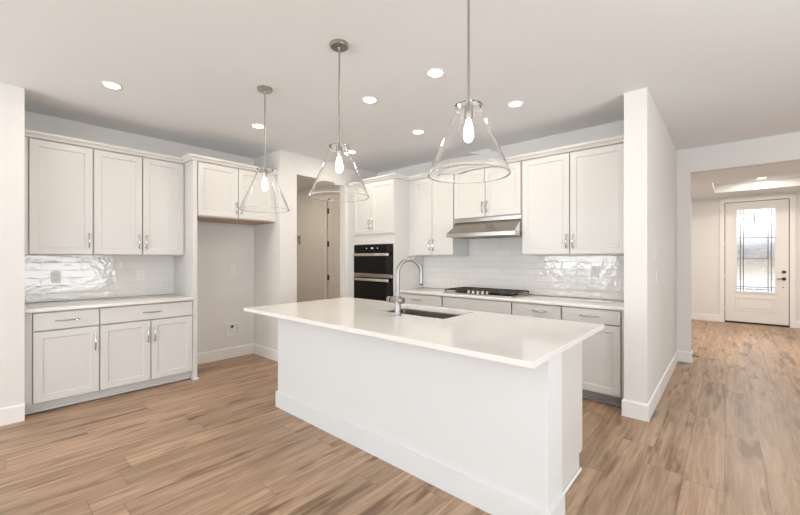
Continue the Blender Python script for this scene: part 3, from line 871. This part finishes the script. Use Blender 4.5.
# island countertop with the sink cut-out
SX0, SX1, SY0, SY1 = -2.215, -1.505, 2.165, 2.60
tx0, tx1, ty0, ty1 = -3.148, -0.603, 1.513, 2.69
bm = bmesh.new()
def rrect(x0, x1, y0, y1, r, n=6):
    out = []
    for cx, cy, a0 in ((x1 - r, y1 - r, 0), (x0 + r, y1 - r, PI / 2), (x0 + r, y0 + r, PI), (x1 - r, y0 + r, 1.5 * PI)):
        for k in range(n + 1):
            a = a0 + PI / 2 * k / n
            out.append((cx + r * math.cos(a), cy + r * math.sin(a)))
    return out
hole = rrect(SX0, SX1, SY0, SY1, 0.02)
def slab_with_hole(z0, z1, e):
    m = MB()
    n = len(hole)
    q = n // 4
    for z in (z0, z1):
        out = [(tx1 - e, ty1 - e), (tx0 + e, ty1 - e), (tx0 + e, ty0 + e), (tx1 - e, ty0 + e)]
        vs = [(x, y, z) for x, y in hole] + [(x, y, z) for x, y in out]
        fs = []
        for k in range(4):
            fs.append(tuple([n + k] + list(range(k * q, (k + 1) * q))[::-1]))
            fs.append((n + k, (k + 1) * q - 1, ((k + 1) * q) % n, n + (k + 1) % 4))
        m.add(vs, fs)
    b = n + 4
    m.f += [(k, (k + 1) % n, b + (k + 1) % n, b + k) for k in range(n)]
    # outer edge with a small eased profile
    base = len(m.v)
    for z in (z0 + e, z1 - e):
        m.v += [Vector((x, y, z)) for x, y in ((tx1, ty1), (tx0, ty1), (tx0, ty0), (tx1, ty0))]
    for k in range(4):
        k2 = (k + 1) % 4
        m.f += [(n + k, n + k2, base + k2, base + k), (base + k, base + k2, base + 4 + k2, base + 4 + k), (base + 4 + k, base + 4 + k2, b + n + k2, b + n + k)]
    return m
tag(obj('countertop', slab_with_hole(0.8865, 0.915, 0.002), M['quartz'], smooth=False), 'long white quartz countertop of the island', 'countertop')
# undermount sink
t = thing('kitchen_sink', 'stainless steel undermount sink in the island', 'sink', ((SX0 + SX1) / 2, (SY0 + SY1) / 2, 0.66))
def basin(e0, e1, z0, z1, r):
    a = rrect(SX0 - 0.004, SX1 + 0.004, SY0 - 0.004, SY1 + 0.004, 0.024)
    return a
m = MB()
L0 = rrect(SX0 - 0.022, SX1 + 0.022, SY0 - 0.022, SY1 - 0.03 + 0.0, 0.03)
L0 = rrect(SX0 - 0.022, SX1 + 0.022, SY0 - 0.022, min(SY1 + 0.022, 2.573), 0.03)
L1 = rrect(SX0 + 0.003, SX1 - 0.003, SY0 + 0.003, 2.563, 0.03)
L2 = rrect(SX0 + 0.006, SX1 - 0.006, SY0 + 0.006, 2.560, 0.04)
L3 = rrect(SX0 + 0.035, SX1 - 0.035, SY0 + 0.035, 2.53, 0.04)
O2 = rrect(SX0 - 0.002, SX1 + 0.002, SY0 - 0.002, 2.57, 0.04)
O3 = rrect(SX0 + 0.03, SX1 - 0.03, SY0 + 0.03, 2.535, 0.04)
loops = [[(x, y, 0.8855) for x, y in L0], [(x, y, 0.8855) for x, y in L1], [(x, y, 0.70) for x, y in L2], [(x, y, 0.672) for x, y in L3]]
outer = [[(x, y, 0.8835) for x, y in L0], [(x, y, 0.8835) for x, y in O2], [(x, y, 0.695) for x, y in O2], [(x, y, 0.665) for x, y in O3]]
n = len(L0)
allp = loops[::-1] + outer
m.add([p for lp in allp for p in lp], [])
for k in range(len(allp) - 1):
    m.f += [(k * n + i, k * n + (i + 1) % n, (k + 1) * n + (i + 1) % n, (k + 1) * n + i) for i in range(n)]
m.f.append(tuple(range(n))); m.f.append(tuple((len(allp) - 1) * n + i for i in range(n)))
obj('basin', m, M['steel'], t)
obj('drain', MB().lathe([(0, 0.6722), (0.045, 0.6722), (0.045, 0.675), (0.03, 0.676), (0, 0.674)], ((SX0 + SX1) / 2, 2.38, 0), 24), M['chrome'], t)

# faucet
fx, fy = -1.857, 2.075
t = thing('kitchen_faucet', 'tall gooseneck satin nickel faucet behind the island sink', 'faucet', (fx, fy, 0.915))
obj('base', MB().lathe([(0, 0.9152), (0.028, 0.9152), (0.028, 0.922), (0.0235, 0.926), (0.0235, 1.055), (0.019, 1.062), (0, 1.062)], (fx, fy, 0), 24), M['faucet'], t)
pts = [(fx, fy, 1.055), (fx, fy, 1.15), (fx, fy, 1.235)]
R_, DX, DY = 0.100, 0.38, 0.925
for k in range(1, 17):
    a = PI * k / 16
    s_ = R_ * (1 - math.cos(a))
    pts.append((fx + DX * s_, fy + DY * s_, 1.235 + R_ * math.sin(a)))
pts += [(fx + DX * 2 * R_, fy + DY * 2 * R_, 1.19), (fx + DX * 2 * R_, fy + DY * 2 * R_, 1.148)]
obj('spout', MB().tube(pts, 0.0155, 16), M['faucet'], t)
obj('spray_tip', MB().lathe([(0, 1.140), (0.013, 1.140), (0.0145, 1.149), (0, 1.149)], (fx + DX * 2 * R_, fy + DY * 2 * R_, 0), 16), M['rubber'], t, 'dark spray nozzle')
v = obj('valve', MB().lathe([(0, -0.062), (0.022, -0.062), (0.024, -0.058), (0.024, 0.052), (0.022, 0.056), (0, 0.056)], (fx, fy, 1.03), 24, 'x'), M['faucet'], t)
obj('handle', MB().lathe([(0, -0.10), (0.020, -0.10), (0.0235, -0.096), (0.0235, -0.070), (0, -0.070)], (fx, fy, 1.03), 24, 'x').tube([(fx - 0.085, fy, 1.035), (fx - 0.087, fy + 0.03, 1.045), (fx - 0.089, fy + 0.055, 1.05)], [0.006, 0.005, 0.004], 8), M['faucet'], v)
obj('seal_ring', MB().lathe([(0, -0.070), (0.0205, -0.070), (0.0205, -0.062), (0, -0.062)], (fx, fy, 1.03), 24, 'x'), M['rubber'], v, 'black ring')

# ------------------------------------------------------------------ pendants
def pendant(x, y, label):
    t = thing('pendant_lamp', label, 'pendant lamp', (x, y, HC), 'glass pendants over the island')
    c = (x, y, 0)
    obj('canopy', MB().lathe([(0, HC), (0.062, HC), (0.062, HC - 0.014), (0.056, HC - 0.022), (0.012, HC - 0.024), (0.009, HC - 0.04), (0, HC - 0.04)], c, 32), M['nickel'], t)
    obj('rod', MB().tube([(x, y, HC - 0.04), (x, y, 2.4), (x, y, 2.095)], 0.0058, 12), M['nickel'], t)
    zt, zb = 2.075, 1.748
    rt_, rb, w = 0.058, 0.196, 0.0036
    RIP = lambda k: 0.0009 * (-1) ** k if 13 <= k <= 21 else 0.0
    prof = [(0.022, zt + 0.012), (0.045, zt + 0.013), (0.064, zt + 0.012), (0.068, zt + 0.006), (0.065, zt - 0.002), (rt_ + 0.002, zt - 0.012)]
    prof += [(rt_ + 0.002 + (rb - rt_ - 0.002) * k / 24 + RIP(k), zt - 0.012 + (zb + 0.008 - zt + 0.012) * k / 24) for k in range(1, 25)]
    prof += [(rb + 0.0015, zb + 0.002), (rb - 0.001, zb - 0.002), (rb - 0.005, zb + 0.001)]
    inner = [(rb - w - 0.001 - (rb - rt_ - 0.002) * k / 24, zb + 0.009 + (zt - 0.012 - zb - 0.008) * k / 24) for k in range(0, 25)]
    prof += inner + [(0.060, zt + 0.002), (0.058, zt + 0.0075), (0.045, zt + 0.0085), (0.022, zt + 0.0085)]
    obj('shade', MB().lathe(prof, c, 64, close=True), M['shade'], t, 'clear glass cone', ang=50)
    obj('socket', MB().lathe([(0, 2.1), (0.016, 2.1), (0.021, 2.088), (0.0205, 2.03), (0.018, 2.02), (0.018, 2.012), (0, 2.012)], c, 24), M['nickel'], t)
    obj('bulb', MB().lathe([(0, 2.012), (0.012, 2.012), (0.014, 2.0), (0.021, 1.975), (0.0245, 1.95), (0.024, 1.93), (0.018, 1.915), (0.008, 1.907), (0, 1.906)], c, 24), M['bulb'], t, 'glowing white bulb')
    return t
PY = 1.567
pendant(-2.885, PY, 'clear glass cone pendant nearest the fridge alcove')
pendant(-1.92, PY, 'clear glass cone pendant hanging mid-island, in front of pantry doorway')
pendant(-0.942, PY, 'largest-looking clear glass cone pendant, hanging in front of the hood cabinet')

# ------------------------------------------------------------------ ceiling cans
def can(x, y, z, label, power=None, r=0.054):
    t = thing('recessed_light', label, 'ceiling light', (x, y, z), 'recessed ceiling lights')
    obj('trim_ring', MB().lathe([(r, z), (r, z - 0.003), (r + 0.004, z - 0.006), (r + 0.016, z - 0.004), (r + 0.018, z)], (x, y, 0), 32, close=True), M['trim'], t)
    obj('lens', MB().lathe([(0, z - 0.0005), (r, z - 0.0005), (r, z - 0.003), (0, z - 0.003)], (x, y, 0), 32), M['lens'], t, 'lit white lens')
    d = bpy.data.lights.new('can_beam', 'AREA')
    d.shape, d.size, d.energy, d.color = 'DISK', 2 * r, power or CAN_W, WARM
    lo = bpy.data.objects.new('can_beam', d)
    lo.location = (0, 0, -0.006)
    lo.parent = t
    C.objects.link(lo)
can(-3.76, 0.71, HC, 'recessed ceiling light over the left wall cabinets, nearest the wing wall')
can(-3.75, 1.96, HC, 'recessed ceiling light in front of the fridge cabinet, behind first pendant rod')
can(-3.74, 3.255, HC, 'recessed ceiling light near the oven tower, just right of middle pendant top')
can(-2.39, 2.296, HC, 'recessed ceiling light between middle and right pendants, farther left')
can(-1.667, 2.293, HC, 'recessed ceiling light just left of the right pendant rod, largest of the cans')
can(-2.59, 3.235, HC, 'recessed ceiling light left of the right pendant shade, over the cabinets between ovens and hood')
can(-1.454, 3.237, HC, 'recessed ceiling light right of the right pendant rod, before the wide wall cabinet')
can(0.458, 9.30, 2.79, 'recessed ceiling light in the foyer tray above the front door', 8)

# ------------------------------------------------------------------ plates and small fittings
def outlet(pl, u, z, label, name='outlet', w=0.072, h=0.116, kind='duplex'):
    p = pl.at(u, 0, z - h / 2)
    t = thing(name, label, 'light switch' if kind == 'switch' else 'outlet', p)
    m = MB(); pl.box(m, u - w / 2, u + w / 2, 0.0004, 0.006, z - h / 2, z + h / 2, 0.0018)
    obj('plate', m, M['plate'], t)
    if kind == 'duplex':
        for dz in (-0.021, 0.021):
            m = MB(); pl.box(m, u - 0.017, u + 0.017, 0.006, 0.0075, z + dz - 0.014, z + dz + 0.014, 0.0005)
            s_ = obj('socket', m, M['plate'], t)
            m = MB()
            for du in (-0.007, 0.007):
                pl.box(m, u + du - 0.0015, u + du + 0.0015, 0.0075, 0.0080, z + dz - 0.004, z + dz + 0.007)
            pl.box(m, u - 0.002, u + 0.002, 0.0075, 0.0080, z + dz - 0.011, z + dz - 0.007)
            obj('slot', m, M['slot'], s_, smooth=False)
    else:
        k = round(w / 0.046) - 1 or 1
        for i in range(k):
            uu = u + (i - (k - 1) / 2) * 0.046
            m = MB(); pl.box(m, uu - 0.016, uu + 0.016, 0.006, 0.009, z - 0.033, z + 0.033, 0.0015)
            obj('rocker', m, M['plate'], t)
TL, TB, WL = Plane('L', XL + 0.010), Plane('B', YB - 0.010), Plane('L', XL)
outlet(TL, 0.500, 1.155, 'white outlet on the left tile backsplash, nearer the wing wall')
outlet(TL, 1.215, 1.155, 'white outlet on the left tile backsplash, nearer the fridge alcove')
outlet(TB, -1.06, 1.20, 'white outlet on the back tile backsplash, right of the cooktop')
outlet(WL, 2.262, 1.195, 'white outlet on the fridge alcove wall, at counter height')
t = thing('water_valve_box', 'white recessed water valve box low on the fridge alcove wall', 'valve box', (XL, 2.265, 0.29))
m = MB()
for a in ((2.18, 2.35, 0.29, 0.31), (2.18, 2.35, 0.445, 0.465), (2.18, 2.20, 0.31, 0.445), (2.33, 2.35, 0.31, 0.445)):
    WL.box(m, a[0], a[1], 0.0004, 0.012, a[2], a[3], 0.002)
obj('frame', m, M['plate'], t)
m = MB(); WL.box(m, 2.20, 2.33, 0.0004, 0.002, 0.31, 0.445)
obj('back', m, M['wall'], t, smooth=False)
obj('valve', MB().lathe([(0, 0.002), (0.012, 0.002), (0.012, 0.012), (0.018, 0.013), (0.018, 0.022), (0, 0.022)], (XL, 2.255, 0.42), 16, 'x'), M['dark'], t, 'dark valve')
HW = Plane('L', -0.50)
outlet(HW, 4.07, 1.375, 'double white light switch, upper one on the hall wing wall', 'light_switch', 0.118, 0.116, 'switch')
outlet(HW, 4.16, 1.175, 'single white light switch, lower one on the hall wing wall', 'light_switch', 0.072, 0.116, 'switch')
t = thing('door_stop', 'small dark door stop on the baseboard of the foyer opening', 'door stop', (-0.346, 6.12, 0.07))
obj('post', MB().lathe([(0, 0.0005), (0.012, 0.0005), (0.012, 0.004), (0.006, 0.008), (0.006, 0.05), (0.010, 0.052), (0.010, 0.062), (0, 0.062)], (-0.346, 6.12, 0.08), 14, 'x'), M['dark'], t)
